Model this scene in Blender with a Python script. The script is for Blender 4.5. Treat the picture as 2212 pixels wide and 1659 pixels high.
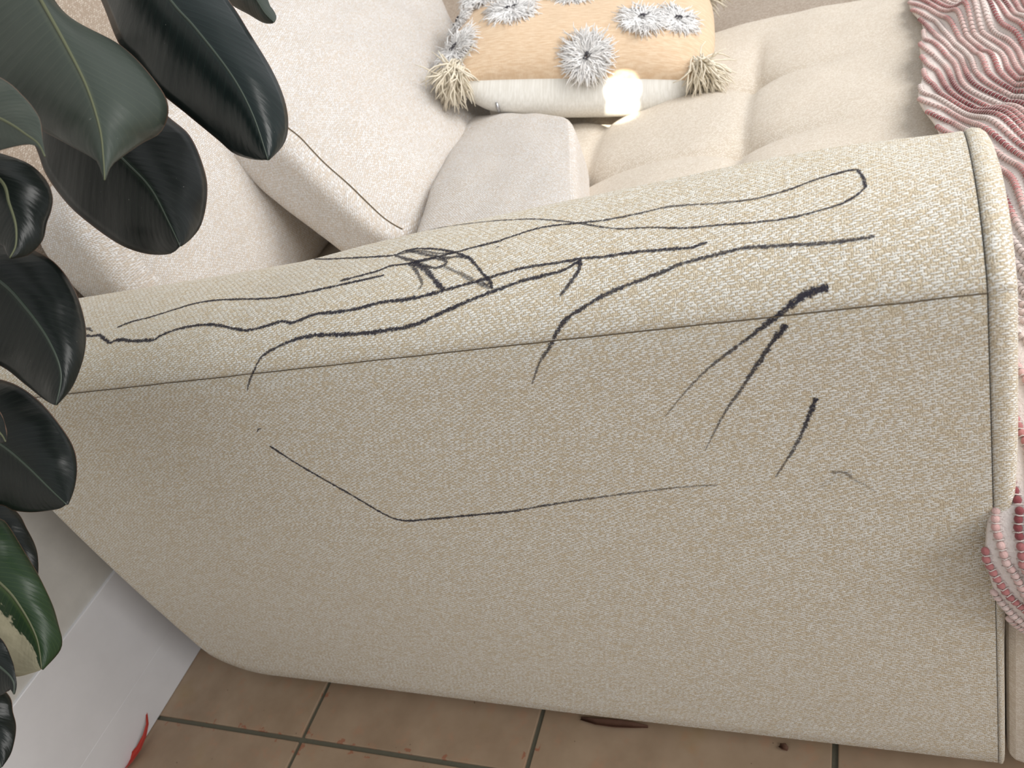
import bpy, bmesh, math, random
from mathutils import Vector, Matrix, noise
from mathutils.bvhtree import BVHTree

for o in list(bpy.data.objects):
    bpy.data.objects.remove(o, do_unlink=True)
random.seed(7)
SC = bpy.context.scene
COL = SC.collection
R = math.radians

# ------------------------------------------------------------------ camera
FPX, CX, CY = 1757.25, 1106.0, 829.5
RX = Vector((0.88910001, 0.29027785, -0.35389256))      # image right, in the world
RD = Vector((-0.07578216, -0.66914815, -0.7392549))     # image down
RF = Vector((-0.45139588, 0.68409028, -0.57294174))     # view direction
CAM = Vector((0.0, -0.41508907, 0.9))
cd = bpy.data.cameras.new('camera')
cam = bpy.data.objects.new('camera', cd)
COL.objects.link(cam)
m3 = Matrix((RX, -RD, -RF)).transposed()
cam.matrix_world = Matrix.Translation(CAM) @ m3.to_4x4()
cd.sensor_width = 36.0
cd.lens = FPX / 2212 * 36
cd.clip_start = 0.02
cd.dof.use_dof = True
cd.dof.focus_distance = 0.68
cd.dof.aperture_fstop = 13.0
SC.camera = cam

# ------------------------------------------------------------------ light
SC.view_settings.view_transform = 'Standard'
SC.view_settings.look = 'None'
SC.view_settings.gamma = 1.0
SC.view_settings.use_curve_mapping = False
SC.view_settings.exposure = 0.0
w = bpy.data.worlds.new('world')
SC.world = w
w.use_nodes = True
w.node_tree.nodes['Background'].inputs[0].default_value = (0.95, 0.97, 1.0, 1)
w.node_tree.nodes['Background'].inputs[1].default_value = 0.66


def area_light(name, loc, target, sx, sy, power, color):
    l = bpy.data.lights.new(name, 'AREA')
    l.shape = 'RECTANGLE'
    l.size, l.size_y, l.energy, l.color = sx, sy, power, color
    o = bpy.data.objects.new(name, l)
    COL.objects.link(o)
    o.location = loc
    o.rotation_euler = (Vector(target) - Vector(loc)).to_track_quat('-Z', 'Y').to_euler()
    return o


area_light('window_daylight', (2.0, 1.1, 2.4), (-0.3, 0.4, 0.45), 1.6, 1.5, 70, (1.0, 0.975, 0.94))
area_light('right_front_fill', (2.3, -0.9, 1.7), (-0.3, 0.0, 0.4), 1.2, 1.6, 34, (1.0, 0.98, 0.96))  # added weaker light from an unseen source, for the gradient along the arm's outer face
sl = bpy.data.lights.new('sunbeam', 'SPOT')
sl.energy, sl.color = 900, (1.0, 0.93, 0.8)
sl.spot_size, sl.spot_blend, sl.shadow_soft_size = R(1.08), 0.08, 0.004
slo = bpy.data.objects.new('sunbeam', sl)
COL.objects.link(slo)
slo.location = (1.1, -1.3, 1.75)
SUN_AIM = (1345, 193)
sl2 = sl.copy()
sl2.spot_size, sl2.energy = R(0.5), 900
slo2 = bpy.data.objects.new('sunbeam', sl2)
COL.objects.link(slo2)
slo2.location = (0.9, -1.35, 1.9)


# ------------------------------------------------------------------ helpers
def ray(u, v):
    return RX * ((u - CX) / FPX) + RD * ((v - CY) / FPX) + RF


def at(u, v, d):
    """world point seen at (u, v), d metres along the view direction"""
    return CAM + ray(u, v) * d


def on(u, v, ax, val):
    r = ray(u, v)
    return CAM + r * ((val - CAM[ax]) / r[ax])


def smooth(a, b, x):
    t = min(1.0, max(0.0, (x - a) / (b - a)))
    return t * t * (3 - 2 * t)


def lerp(a, b, t):
    return a + (b - a) * t


def link(name, me, mat, parent=None, sm=True):
    if sm:
        for p in me.polygons:
            p.use_smooth = True
    if mat is not None:
        me.materials.append(mat)
    o = bpy.data.objects.new(name, me)
    COL.objects.link(o)
    if parent is not None:
        o.parent = parent
    return o


def empty(name, loc):
    o = bpy.data.objects.new(name, None)
    COL.objects.link(o)
    o.location = loc
    o.empty_display_size = 0.05
    return o


def tag(o, label, cat, group=None):
    o['label'] = label
    o['category'] = cat
    if group:
        o['group'] = group
    return o


def adopt(child, parent):
    """parent while keeping world coordinates (parents are plain translations)"""
    child.parent = parent

    def world(p):
        m = Matrix.Translation(p.location)
        return m if p.parent is None else world(p.parent) @ p.matrix_parent_inverse @ m
    child.matrix_parent_inverse = world(parent).inverted()
    return child


def pymesh(name, V, F, UV=None):
    me = bpy.data.meshes.new(name)
    me.from_pydata([tuple(v) for v in V], [], F)
    if UV is not None:
        lay = me.uv_layers.new(name='UVMap')
        k = 0
        for p in me.polygons:
            for li in p.loop_indices:
                lay.data[li].uv = UV[me.loops[li].vertex_index]
    me.update()
    return me


def grid_mesh(name, P, UV, wrap=False, flip=False):
    """P[i][j] points, UV the same; faces between rows"""
    n, m = len(P), len(P[0])
    V = [p for row in P for p in row]
    U = [u for row in UV for u in row]
    F = []
    for i in range(n - 1):
        for j in range(m if wrap else m - 1):
            a, b = i * m + j, i * m + (j + 1) % m
            c, d = (i + 1) * m + (j + 1) % m, (i + 1) * m + j
            F.append((a, d, c, b) if flip else (a, b, c, d))
    return pymesh(name, V, F, U)


def catmull(pts, step):
    """smooth resample of tuples of any length, roughly every `step` of the first two"""
    out = []
    n = len(pts)
    for i in range(n - 1):
        p0 = pts[max(0, i - 1)]
        p1, p2 = pts[i], pts[i + 1]
        p3 = pts[min(n - 1, i + 2)]
        L = math.hypot(p2[0] - p1[0], p2[1] - p1[1])
        k = max(1, int(L / step))
        for s in range(k):
            t = s / k
            out.append(tuple(0.5 * ((2 * b) + (-a + c) * t + (2 * a - 5 * b + 4 * c - d) * t * t
                                    + (-a + 3 * b - 3 * c + d) * t ** 3)
                             for a, b, c, d in zip(p0, p1, p2, p3)))
    out.append(tuple(pts[-1]))
    return out


def resample(pts, n):
    """n points evenly along a polyline of tuples (after smoothing)"""
    q = catmull(pts, 4)
    acc = [0.0]
    for a, b in zip(q, q[1:]):
        acc.append(acc[-1] + math.hypot(b[0] - a[0], b[1] - a[1]))
    out, j = [], 0
    for i in range(n):
        s = acc[-1] * i / (n - 1)
        while j < len(acc) - 2 and acc[j + 1] < s:
            j += 1
        t = (s - acc[j]) / max(1e-9, acc[j + 1] - acc[j])
        out.append(tuple(lerp(a, b, t) for a, b in zip(q[j], q[j + 1])))
    return out


def tube_data(path, rad, sides=6, V=None, F=None):
    """append a capped tube along Vector path, rad float or list"""
    if V is None:
        V, F = [], []
    n = len(path)
    base = len(V)
    up = Vector((0, 0, 1))
    t0 = (path[1] - path[0]).normalized()
    if abs(t0.dot(up)) > 0.9:
        up = Vector((1, 0, 0))
    nx = t0.cross(up).normalized()
    for i in range(n):
        t = (path[min(i + 1, n - 1)] - path[max(i - 1, 0)])
        t = t.normalized() if t.length > 1e-9 else t0
        nx = (nx - t * nx.dot(t)).normalized()
        ny = t.cross(nx)
        r = rad[i] if isinstance(rad, (list, tuple)) else rad
        for k in range(sides):
            a = 2 * math.pi * k / sides
            V.append(path[i] + nx * (r * math.cos(a)) + ny * (r * math.sin(a)))
    for i in range(n - 1):
        for k in range(sides):
            a, b = base + i * sides + k, base + i * sides + (k + 1) % sides
            F.append((a, b, b + sides, a + sides))
    F.append(tuple(base + k for k in reversed(range(sides))))
    F.append(tuple(base + (n - 1) * sides + k for k in range(sides)))
    return V, F


def fbm(p, s, o=3):
    return noise.fractal(Vector(p) * s, 1.0, 2.0, o)


# ------------------------------------------------------------------ materials
class NT:
    def __init__(self, name):
        self.mat = bpy.data.materials.new(name)
        self.mat.use_nodes = True
        self.t = self.mat.node_tree
        self.t.nodes.clear()
        self.out = self.t.nodes.new('ShaderNodeOutputMaterial')

    def new(self, kind, **kw):
        n = self.t.nodes.new('ShaderNode' + kind)
        for k, v in kw.items():
            setattr(n, k, v)
        return n

    def put(self, sock, val):
        if isinstance(val, bpy.types.NodeSocket):
            self.t.links.new(val, sock)
        elif val is not None:
            sock.default_value = val

    def m(self, op, a, b=None, c=None):
        n = self.new('Math', operation=op)
        for s, v in zip(n.inputs, (a, b, c)):
            self.put(s, v)
        return n.outputs[0]

    def sstep(self, lo, hi, x):
        n = self.new('MapRange', interpolation_type='SMOOTHSTEP')
        self.put(n.inputs['Value'], x)
        self.put(n.inputs['From Min'], lo)
        self.put(n.inputs['From Max'], hi)
        return n.outputs['Result']

    def xyz(self, x, y, z=0.0):
        n = self.new('CombineXYZ')
        for s, v in zip(n.inputs, (x, y, z)):
            self.put(s, v)
        return n.outputs[0]

    def white(self, vec, dim='2D'):
        n = self.new('TexWhiteNoise', noise_dimensions=dim)
        if dim == '1D':
            self.put(n.inputs['W'], vec)
        else:
            self.put(n.inputs['Vector'], vec)
        return n.outputs['Value'], n.outputs['Color']

    def noise(self, vec, scale, detail=2.0, rough=0.5):
        n = self.new('TexNoise')
        self.put(n.inputs['Vector'], vec)
        n.inputs['Scale'].default_value = scale
        n.inputs['Detail'].default_value = detail
        n.inputs['Roughness'].default_value = rough
        return n.outputs['Fac'], n.outputs['Color']

    def sep(self, v):
        n = self.new('SeparateXYZ')
        self.put(n.inputs[0], v)
        return n.outputs

    def mix(self, f, a, b, mode='MIX'):
        n = self.new('Mix', data_type='RGBA', blend_type=mode)
        self.put(n.inputs[0], f)
        self.put(n.inputs[6], a if isinstance(a, bpy.types.NodeSocket) else (*a, 1) if len(a) == 3 else a)
        self.put(n.inputs[7], b if isinstance(b, bpy.types.NodeSocket) else (*b, 1) if len(b) == 3 else b)
        return n.outputs[2]

    def bump(self, h, strength, dist):
        n = self.new('Bump')
        n.inputs['Strength'].default_value = strength
        n.inputs['Distance'].default_value = dist
        self.put(n.inputs['Height'], h)
        return n.outputs[0]

    def bsdf(self, color, rough=0.6, normal=None, **kw):
        n = self.new('BsdfPrincipled')
        self.put(n.inputs['Base Color'], color if isinstance(color, bpy.types.NodeSocket) else (*color, 1))
        self.put(n.inputs['Roughness'], rough)
        if normal is not None:
            self.put(n.inputs['Normal'], normal)
        for k, v in kw.items():
            self.put(n.inputs[k], v)
        return n.outputs[0]

    def done(self, shader):
        self.t.links.new(shader, self.out.inputs[0])
        return self.mat

    def uv(self):
        return self.new('TexCoord').outputs['UV']

    def obj(self):
        return self.new('TexCoord').outputs['Object']


def srgb(r, g, b):
    f = lambda c: (c / 255 / 12.92) if c / 255 <= 0.04045 else ((c / 255 + 0.055) / 1.055) ** 2.4
    return (f(r), f(g), f(b))


def weave(name, cream, tan, ground, p=1.9, L=6.2, thr=0.15, bump=0.8, wig=1.0, tone=0.05, warp_f=0.3, tilt=0.45):
    """slubby tweed: rows of light weft floats over a speckled ground with a few upright threads; UV in metres"""
    n = NT(name)
    uvs = n.new('VectorMath', operation='SCALE')
    n.put(uvs.inputs[0], n.uv())
    uvs.inputs['Scale'].default_value = 1000.0
    uvm = uvs.outputs[0]
    _, nc = n.noise(uvm, 0.30, 2.0, 0.6)
    nx, ny, nz = n.sep(nc)
    s = n.sep(uvm)
    u = n.m('ADD', s[0], n.m('MULTIPLY', n.m('SUBTRACT', nx, 0.5), 3.0 * wig))
    v = n.m('ADD', s[1], n.m('MULTIPLY', n.m('SUBTRACT', ny, 0.5), 1.7 * wig))
    vp = n.m('DIVIDE', v, p)
    row = n.m('FLOOR', vp)
    w1, _ = n.white(row, '1D')
    cu = n.m('ADD', n.m('DIVIDE', u, L), n.m('ADD', n.m('MULTIPLY', row, 0.382), n.m('MULTIPLY', w1, 0.3)))
    cell = n.m('FLOOR', cu)
    r1, rc = n.white(n.xyz(cell, row))
    ra, rb, rcc = n.sep(rc)
    fu = n.m('SUBTRACT', n.m('FRACT', cu), 0.5)
    fv = n.m('SUBTRACT', n.m('FRACT', vp), 0.5)
    fv = n.m('SUBTRACT', fv, n.m('MULTIPLY', fu, tilt))
    eu = n.m('MULTIPLY', n.m('ABSOLUTE', fu), 2.0)
    ev = n.m('MULTIPLY', n.m('ABSOLUTE', fv), 2.0)
    ln = n.m('ADD', n.m('MULTIPLY', ra, 0.50), 0.50)
    th = n.m('ADD', n.m('MULTIPLY', rb, 0.48), 0.50)
    q = n.m('ADD', n.m('POWER', n.m('DIVIDE', eu, ln), 2.5), n.m('POWER', n.m('DIVIDE', ev, th), 2.0))
    weft = n.m('SQRT', n.m('MAXIMUM', n.m('SUBTRACT', 1.0, q), 0.0))
    p2 = p * 0.8
    up = n.m('DIVIDE', u, p2)
    colm = n.m('FLOOR', up)
    w2, _ = n.white(n.m('ADD', colm, 91.7), '1D')
    cv = n.m('ADD', n.m('DIVIDE', v, p * 1.7), n.m('MULTIPLY', w2, 5.1))
    r2, _ = n.white(n.xyz(colm, n.m('ADD', n.m('FLOOR', cv), 37.3)))
    e2 = n.m('MULTIPLY', n.m('ABSOLUTE', n.m('SUBTRACT', n.m('FRACT', up), 0.5)), 2.6)
    e3 = n.m('MULTIPLY', n.m('ABSOLUTE', n.m('SUBTRACT', n.m('FRACT', cv), 0.5)), 2.1)
    warp = n.m('SQRT', n.m('MAXIMUM', n.m('SUBTRACT', 1.0, n.m('ADD', n.m('POWER', e2, 2.0), n.m('POWER', e3, 4.0))), 0.0))
    hw = n.m('MULTIPLY', weft, n.m('ADD', n.m('MULTIPLY', r1, 0.5), 0.6))
    hq = n.m('MULTIPLY', warp, n.m('ADD', n.m('MULTIPLY', r2, 0.3), 0.3))
    height = n.m('MAXIMUM', hw, hq)
    fine, fc = n.noise(uvm, 1.5, 3.0, 0.7)
    height = n.m('ADD', height, n.m('MULTIPLY', fine, 0.45))
    c = n.mix(n.sstep(0.40, 0.60, fine), ground, tan)
    wc = n.mix(n.sstep(0.55, 0.95, r2), tan, cream)
    c = n.mix(n.m('MULTIPLY', n.sstep(0.0, 0.5, warp), n.m('ADD', warp_f, n.m('MULTIPLY', n.sstep(0.6, 0.9, r2), 0.5))), c, wc)
    cw = n.mix(n.sstep(thr - 0.15, thr + 0.25, r1), tan, cream)
    c = n.mix(n.sstep(0.1, 0.6, weft), c, cw)
    # a little yarn-to-yarn tint
    c = n.mix(0.10, c, n.mix(1.0, c, fc, 'OVERLAY'))
    big, _ = n.noise(uvm, 0.012, 3.0, 0.55)
    c = n.mix(n.m('MULTIPLY', n.sstep(0.35, 0.7, big), tone * 3), c, tan)
    return n.done(n.bsdf(c, 0.95, n.bump(height, bump, 0.0010), **{'Specular IOR Level': 0.12, 'Sheen Weight': 0.12, 'Sheen Roughness': 0.6}))


CREAM = srgb(232, 226, 214)
M_ARM = weave('sofa_tweed', srgb(243, 241, 233), srgb(224, 211, 186), srgb(172, 151, 120), p=1.8, L=5.8, tone=0.02)
M_CUSH = weave('cream_basket_weave', srgb(245, 243, 242), srgb(227, 216, 204), srgb(194, 179, 161), p=2.2, L=5.4, thr=0.15, bump=0.9, wig=0.5, tilt=0.3, warp_f=0.5)
M_SEAT = weave('beige_seat_weave', srgb(230, 222, 210), srgb(215, 203, 187), srgb(196, 182, 163), p=1.5, L=3.4, thr=0.4, bump=0.35, wig=0.6)
M_TAN = weave('tan_twill', srgb(196, 184, 170), srgb(172, 156, 140), srgb(150, 134, 118), p=2.2, L=4.5, thr=0.5, bump=0.4, wig=0.3)


def plain(name, col, rough=0.6, bscale=0, bstr=0.2, **kw):
    n = NT(name)
    nor = None
    c = col
    if bscale:
        f, _ = n.noise(n.obj(), bscale, 4.0, 0.6)
        nor = n.bump(f, bstr, 0.002)
        c = n.mix(f, tuple(x * 0.88 for x in col), tuple(min(1, x * 1.1) for x in col))
    return n.done(n.bsdf(c, rough, nor, **kw))


M_WALL = plain('wall_paint', srgb(190, 187, 180), 0.7, 40, 0.05)
M_SKIRT = plain('skirting_gloss', srgb(216, 215, 216), 0.35, 12, 0.03)
M_GROUT = plain('grout', srgb(96, 94, 80), 0.9, 300, 0.4)
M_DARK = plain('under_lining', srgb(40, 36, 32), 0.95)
M_FOOT = plain('dark_wood_foot', srgb(52, 38, 28), 0.5, 30)
M_SEAM = plain('seam_thread', srgb(104, 90, 70), 0.95)


def tile_mat():
    n = NT('terracotta_beige_tile')
    o = n.obj()
    f, _ = n.noise(o, 6, 5, 0.6)
    g, _ = n.noise(o, 38, 4, 0.65)
    info = n.new('ObjectInfo').outputs['Random']
    c = n.mix(n.sstep(0.3, 0.7, f), srgb(142, 120, 97), srgb(170, 148, 124))
    c = n.mix(n.m('MULTIPLY', n.sstep(0.52, 0.7, g), 0.4), c, srgb(176, 132, 104))
    st, _ = n.noise(n.new('NewGeometry').outputs['Position'], 9, 3, 0.6)
    c = n.mix(n.m('MULTIPLY', n.sstep(0.55, 0.75, st), 0.35), c, srgb(150, 124, 70))
    sp, _ = n.noise(n.new('NewGeometry').outputs['Position'], 120, 2, 0.5)
    c = n.mix(n.m('MULTIPLY', n.sstep(0.74, 0.78, sp), 0.8), c, srgb(84, 56, 42))
    ox, oy, oz = n.sep(o)
    edge = n.m('MAXIMUM', n.m('ABSOLUTE', ox), n.m('ABSOLUTE', oy))
    ch, _ = n.noise(n.new('NewGeometry').outputs['Position'], 46, 3, 0.6)
    c = n.mix(n.m('MULTIPLY', n.m('MULTIPLY', n.sstep(0.1605, 0.1625, edge), n.sstep(0.60, 0.64, ch)), 0.85), c, srgb(150, 92, 66))
    c = n.mix(n.m('MULTIPLY', info, 0.15), c, srgb(150, 124, 104))
    return n.done(n.bsdf(c, n.m('ADD', 0.42, n.m('MULTIPLY', g, 0.2)), n.bump(g, 0.15, 0.002)))


M_TILE = tile_mat()


def leaf_mat(name, base, vein, rough=0.3, dry=False):
    n = NT(name)
    uv = n.uv()
    s = n.sep(uv)                                   # x: -1..1 across, y: 0..1 along
    ax = n.m('ABSOLUTE', s[0])
    ph = n.m('SUBTRACT', s[1], n.m('MULTIPLY', ax, 0.16))
    nf, _ = n.noise(n.xyz(n.m('MULTIPLY', s[0], 2.0), n.m('MULTIPLY', ph, 26.0)), 1.0, 3, 0.6)
    wv = n.new('TexWave', wave_type='BANDS', bands_direction='Y')
    n.put(wv.inputs['Vector'], n.xyz(0.0, ph))
    wv.inputs['Scale'].default_value = 11.0
    wv.inputs['Distortion'].default_value = 1.2
    mot, _ = n.noise(uv, 3.0, 4, 0.6)
    c = n.mix(mot, tuple(x * 0.75 for x in base), tuple(x * 1.3 for x in base))
    c = n.mix(n.m('MULTIPLY', n.sstep(0.93, 1.0, wv.outputs[1]), 0.13), c, vein)
    c = n.mix(n.m('MULTIPLY', n.sstep(0.07, 0.0, ax), 0.5), c, vein)
    c = n.mix(n.m('MULTIPLY', n.sstep(0.975, 0.995, ax), 0.7), c, srgb(120, 92, 76))
    dust, _ = n.noise(n.obj(), 420, 2, 0.5)
    c = n.mix(n.m('MULTIPLY', n.sstep(0.76, 0.82, dust), 0.35), c, srgb(150, 152, 140))
    h = n.m('ADD', n.m('MULTIPLY', nf, 0.5), n.m('MULTIPLY', wv.outputs[1], 0.06))
    rg = n.m('ADD', rough - 0.07, n.m('MULTIPLY', nf, 0.16))
    if dry:
        nd, _ = n.noise(uv, 5.0, 4, 0.7)
        edge = n.m('ADD', n.m('ADD', s[0], 0.20), n.m('MULTIPLY', n.m('SUBTRACT', nd, 0.5), 0.5))
        msk = n.m('MULTIPLY', n.sstep(0.02, -0.02, edge), n.sstep(0.50, 0.53, n.m('ADD', s[1], n.m('MULTIPLY', n.m('SUBTRACT', nd, 0.5), 0.2))))
        dc = n.mix(nd, srgb(120, 116, 92), srgb(196, 188, 160))
        c = n.mix(msk, c, dc)
        rg = n.m('ADD', rg, n.m('MULTIPLY', msk, 0.4))
    return n.done(n.bsdf(c, rg, n.bump(h, 0.35, 0.002), **{'Specular IOR Level': 0.30}))


M_LEAF = leaf_mat('rubber_leaf_dark', srgb(18, 23, 21), srgb(48, 60, 48), 0.34)
M_LEAFG = leaf_mat('rubber_leaf_grey_green', srgb(52, 60, 53), srgb(86, 92, 76), 0.42)
M_LEAFB = leaf_mat('rubber_leaf_blue_black', srgb(17, 27, 26), srgb(46, 64, 58), 0.30)
M_LEAFD = leaf_mat('rubber_leaf_scorched', srgb(34, 52, 32), srgb(84, 102, 54), 0.38, dry=True)
M_RIB = plain('leaf_midrib', srgb(84, 88, 62), 0.6)
M_RIBD = plain('leaf_midrib_dark', srgb(52, 62, 52), 0.45)
M_STEM = plain('plant_stem', srgb(88, 80, 64), 0.8, 60)
M_POT = plain('pot_glaze', srgb(170, 160, 148), 0.5, 20)
M_SOIL = plain('potting_soil', srgb(52, 40, 30), 1.0, 80, 1.0)
M_RED = plain('red_sheath', srgb(176, 44, 26), 0.45, 60, 0.2)
M_BROWN = plain('dried_leaf', srgb(92, 62, 46), 0.8, 90, 0.6)


def ink_mat():
    n = NT('blue_black_marker_ink')
    at_ = n.new('Attribute', attribute_name='ink')
    sx = n.sep(n.uv())                              # x: across -1..1, y: metres along
    pos = n.new('NewGeometry').outputs['Position']
    g1, _ = n.noise(pos, 480, 2.0, 0.6)
    g2, _ = n.noise(pos, 1500, 1.0, 0.5)
    e = n.m('SUBTRACT', 1.0, n.m('ABSOLUTE', sx[0]))
    t = n.m('ADD', n.m('MULTIPLY', e, 1.25), n.m('ADD', n.m('MULTIPLY', n.m('SUBTRACT', g1, 0.5), 2.6), n.m('MULTIPLY', n.m('SUBTRACT', g2, 0.5), 0.9)))
    g3, _ = n.noise(pos, 900, 2.0, 0.7)
    a = n.m('MULTIPLY', n.sstep(0.10, 0.75, t), n.m('MULTIPLY', at_.outputs['Fac'], n.sstep(0.22, 0.52, g3)))
    c = n.mix(g2, srgb(28, 27, 34), srgb(72, 70, 80))
    tr = n.new('BsdfTransparent').outputs[0]
    b = n.bsdf(c, 0.9, **{'Specular IOR Level': 0.1})
    mx = n.new('MixShader')
    n.put(mx.inputs[0], a)
    n.put(mx.inputs[1], tr)
    n.put(mx.inputs[2], b)
    return n.done(mx.outputs[0])


M_INK = ink_mat()


def cloth(name, c1, c2, sx, sy, rough=0.9, bump=0.3):
    """plain cotton with slubby threads along u"""
    n = NT(name)
    s = n.sep(n.uv())
    f, _ = n.noise(n.xyz(n.m('MULTIPLY', s[0], sx), n.m('MULTIPLY', s[1], sy)), 1.0, 3, 0.6)
    g, _ = n.noise(n.xyz(n.m('MULTIPLY', s[0], sy), n.m('MULTIPLY', s[1], sx)), 1.0, 3, 0.6)
    h = n.m('ADD', f, n.m('MULTIPLY', g, 0.6))
    return n.done(n.bsdf(n.mix(n.sstep(0.35, 0.68, f), c1, c2), rough, n.bump(h, bump, 0.0015), **{'Sheen Weight': 0.1, 'Specular IOR Level': 0.15}))


M_PEACH = cloth('peach_cotton', srgb(216, 187, 155), srgb(229, 206, 178), 60, 420)
M_BACKING = cloth('off_white_cotton', srgb(224, 221, 213), srgb(236, 234, 228), 300, 300, 0.8, 0.1)
M_FRINGE = plain('white_fringe', srgb(242, 241, 240), 0.95)
M_TASSEL = plain('ecru_tassel', srgb(238, 229, 210), 0.95)
M_STITCH = plain('grey_stitch', srgb(70, 68, 74), 0.9)
M_METAL = plain('zip_metal', srgb(190, 190, 192), 0.25, Metallic=1.0)
M_KNIT = plain('white_knit', srgb(236, 226, 220), 0.98, 500, 0.8)


def puff_mat():
    n = NT('pink_roving')
    a = n.new('Attribute', attribute_name='tone')
    f, _ = n.noise(n.obj(), 900, 2, 0.6)
    f2, _ = n.noise(n.obj(), 2600, 2, 0.6)
    r = n.new('ValToRGB')
    cr = r.color_ramp
    cr.elements[0].position, cr.elements[0].color = 0.0, (*srgb(232, 216, 210), 1)
    cr.elements[1].position, cr.elements[1].color = 1.0, (*srgb(138, 66, 70), 1)
    e = cr.elements.new(0.35)
    e.color = (*srgb(226, 190, 184), 1)
    e = cr.elements.new(0.7)
    e.color = (*srgb(196, 130, 128), 1)
    n.put(r.inputs[0], a.outputs['Fac'])
    return n.done(n.bsdf(r.outputs[0], 0.9, n.bump(n.m('ADD', f, f2), 0.8, 0.0006), **{'Sheen Weight': 0.2}))


M_PUFF = puff_mat()

# ------------------------------------------------------------------ setting
WX = -1.088


def box_bm(x0, x1, y0, y1, z0, z1, bev=0.0, seg=2):
    bm = bmesh.new()
    bmesh.ops.create_cube(bm, size=1.0)
    for v in bm.verts:
        v.co = Vector((lerp(x0, x1, v.co.x + .5), lerp(y0, y1, v.co.y + .5), lerp(z0, z1, v.co.z + .5)))
    if bev:
        bmesh.ops.bevel(bm, geom=list(bm.edges), offset=bev, segments=seg, profile=0.5, affect='EDGES')
    return bm


def box(name, dims, mat, parent=None, bev=0.0, seg=2):
    bm = box_bm(*dims, bev, seg)
    me = bpy.data.meshes.new(name)
    bm.to_mesh(me)
    bm.free()
    o = link(name, me, mat, sm=False)
    if parent is not None:
        adopt(o, parent)
    return o


floor = box('floor', (-1.25, 1.6, -1.6, 2.2, -0.05, -0.0035), M_GROUT)
floor['kind'] = 'structure'
PX, PY, GX, GY, GAP = 0.343, 0.343, -0.800, -0.061, 0.0065
tile_me = None
for i in range(-1, 6):
    for j in range(-4, 2):
        x0, x1 = GX + i * PX + GAP / 2, GX + (i + 1) * PX - GAP / 2
        y0, y1 = GY + j * PY + GAP / 2, GY + (j + 1) * PY - GAP / 2
        if tile_me is None:
            bm = box_bm(-(PX - GAP) / 2, (PX - GAP) / 2, -(PY - GAP) / 2, (PY - GAP) / 2, -0.008, 0.0, 0.0012, 2)
            tile_me = bpy.data.meshes.new('tile')
            bm.to_mesh(tile_me)
            bm.free()
            tile_me.materials.append(M_TILE)
        o = bpy.data.objects.new('tile', tile_me)
        COL.objects.link(o)
        o.location = ((x0 + x1) / 2, (y0 + y1) / 2, random.uniform(-0.0006, 0.0))
        o.parent = floor
wall = box('wall_left', (WX - 0.12, WX, -1.6, 2.2, -0.04, 2.4), M_WALL)
wall['kind'] = 'structure'
# skirting board: profile swept along the wall
prof = [(0.0, 0.0), (0.005, 0.0), (0.005, 0.0700), (0.0046, 0.0706), (0.005, 0.0712), (0.005, 0.2140), (0.0042, 0.2152), (0.0, 0.2155)]
P = [[Vector((WX + a, y, b + 0.0005)) for a, b in prof] for y in (-1.6, -0.8, 0.0, 0.8, 2.2)]
sk = link('baseboard_left', grid_mesh('baseboard_left', P, [[(0, 0)] * len(prof)] * 5, wrap=True), M_SKIRT, sm=False)
sk['kind'] = 'structure'

# ------------------------------------------------------------------ sofa
sofa = empty('sofa', (-0.46, 0.5, 0.0))
tag(sofa, 'cream tweed sofa whose broad arm is scribbled all over with dark marker', 'sofa')
XR, XF = -0.962, 0.034            # arm rear and front
ZS = 0.588                        # seam between outer panel and top panel


def zbot(x):
    b = 0.030 + 0.010 * smooth(-0.3, -0.9, x)
    t = (-0.862 - x) / 0.10
    if t > 0:
        t = min(1.0, t)
        b += 0.078 * (1 - math.sqrt(max(0.0, 1 - t * t)))
    return b


# how far the worn top has settled along its length
SAG = [(-1, .008), (-.858, .009), (-.746, .0115), (-.645, .015), (-.54, .0165), (-.45, .0103), (-.375, .007), (-.31, .006), (-.23, .0045),
       (-.17, .0035), (-.10, .002), (-.05, .0028), (-.012, .005), (.034, .0065)]


def table(tb, x):
    if x <= tb[0][0]:
        return tb[0][1]
    for (a, b), (c, d) in zip(tb, tb[1:]):
        if x <= c:
            return lerp(b, d, (x - a) / (c - a))
    return tb[-1][1]


def arm_profile(x):
    """(y, z) outline from the outer hem over the top to the inner hem, arc length in metres for the weave"""
    zb = zbot(x)
    pts = [(0.05, zb - 0.004), (0.022, zb - 0.003), (0.008, zb + 0.001), (0.001, zb + 0.010)]
    for k in range(1, 25):
        f = k / 25
        z = lerp(zb + 0.010, ZS - 0.006, f)
        bulge = 0.006 * math.sin(math.pi * f)
        pts.append((-bulge, z))
    pts += [(0.0, ZS - 0.0010), (0.0007, ZS - 0.0003), (0.0007, ZS + 0.0002), (0.0002, ZS + 0.0010)]
    top = [(0.0016, 0.5935), (0.0065, 0.6005), (0.014, 0.6085), (0.026, 0.6175), (0.042, 0.6250), (0.060, 0.6300), (0.080, 0.6330), (0.100, 0.6338),
           (0.118, 0.6322), (0.134, 0.6280), (0.147, 0.6215), (0.158, 0.6125), (0.167, 0.600), (0.1725, 0.585), (0.174, 0.565)]
    low = table(SAG, x) + 0.003 * smooth(-0.03, 0.034, x)
    for y, z in top:
        k = max(0.0, min(1.0, (z - ZS) / 0.035)) * (0.35 + 0.65 * smooth(0.03, 0.12, y))
        pts.append((y, z - low * k))
    for k in range(1, 9):
        pts.append((0.174, lerp(0.565, 0.10, k / 8)))
    return pts


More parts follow.
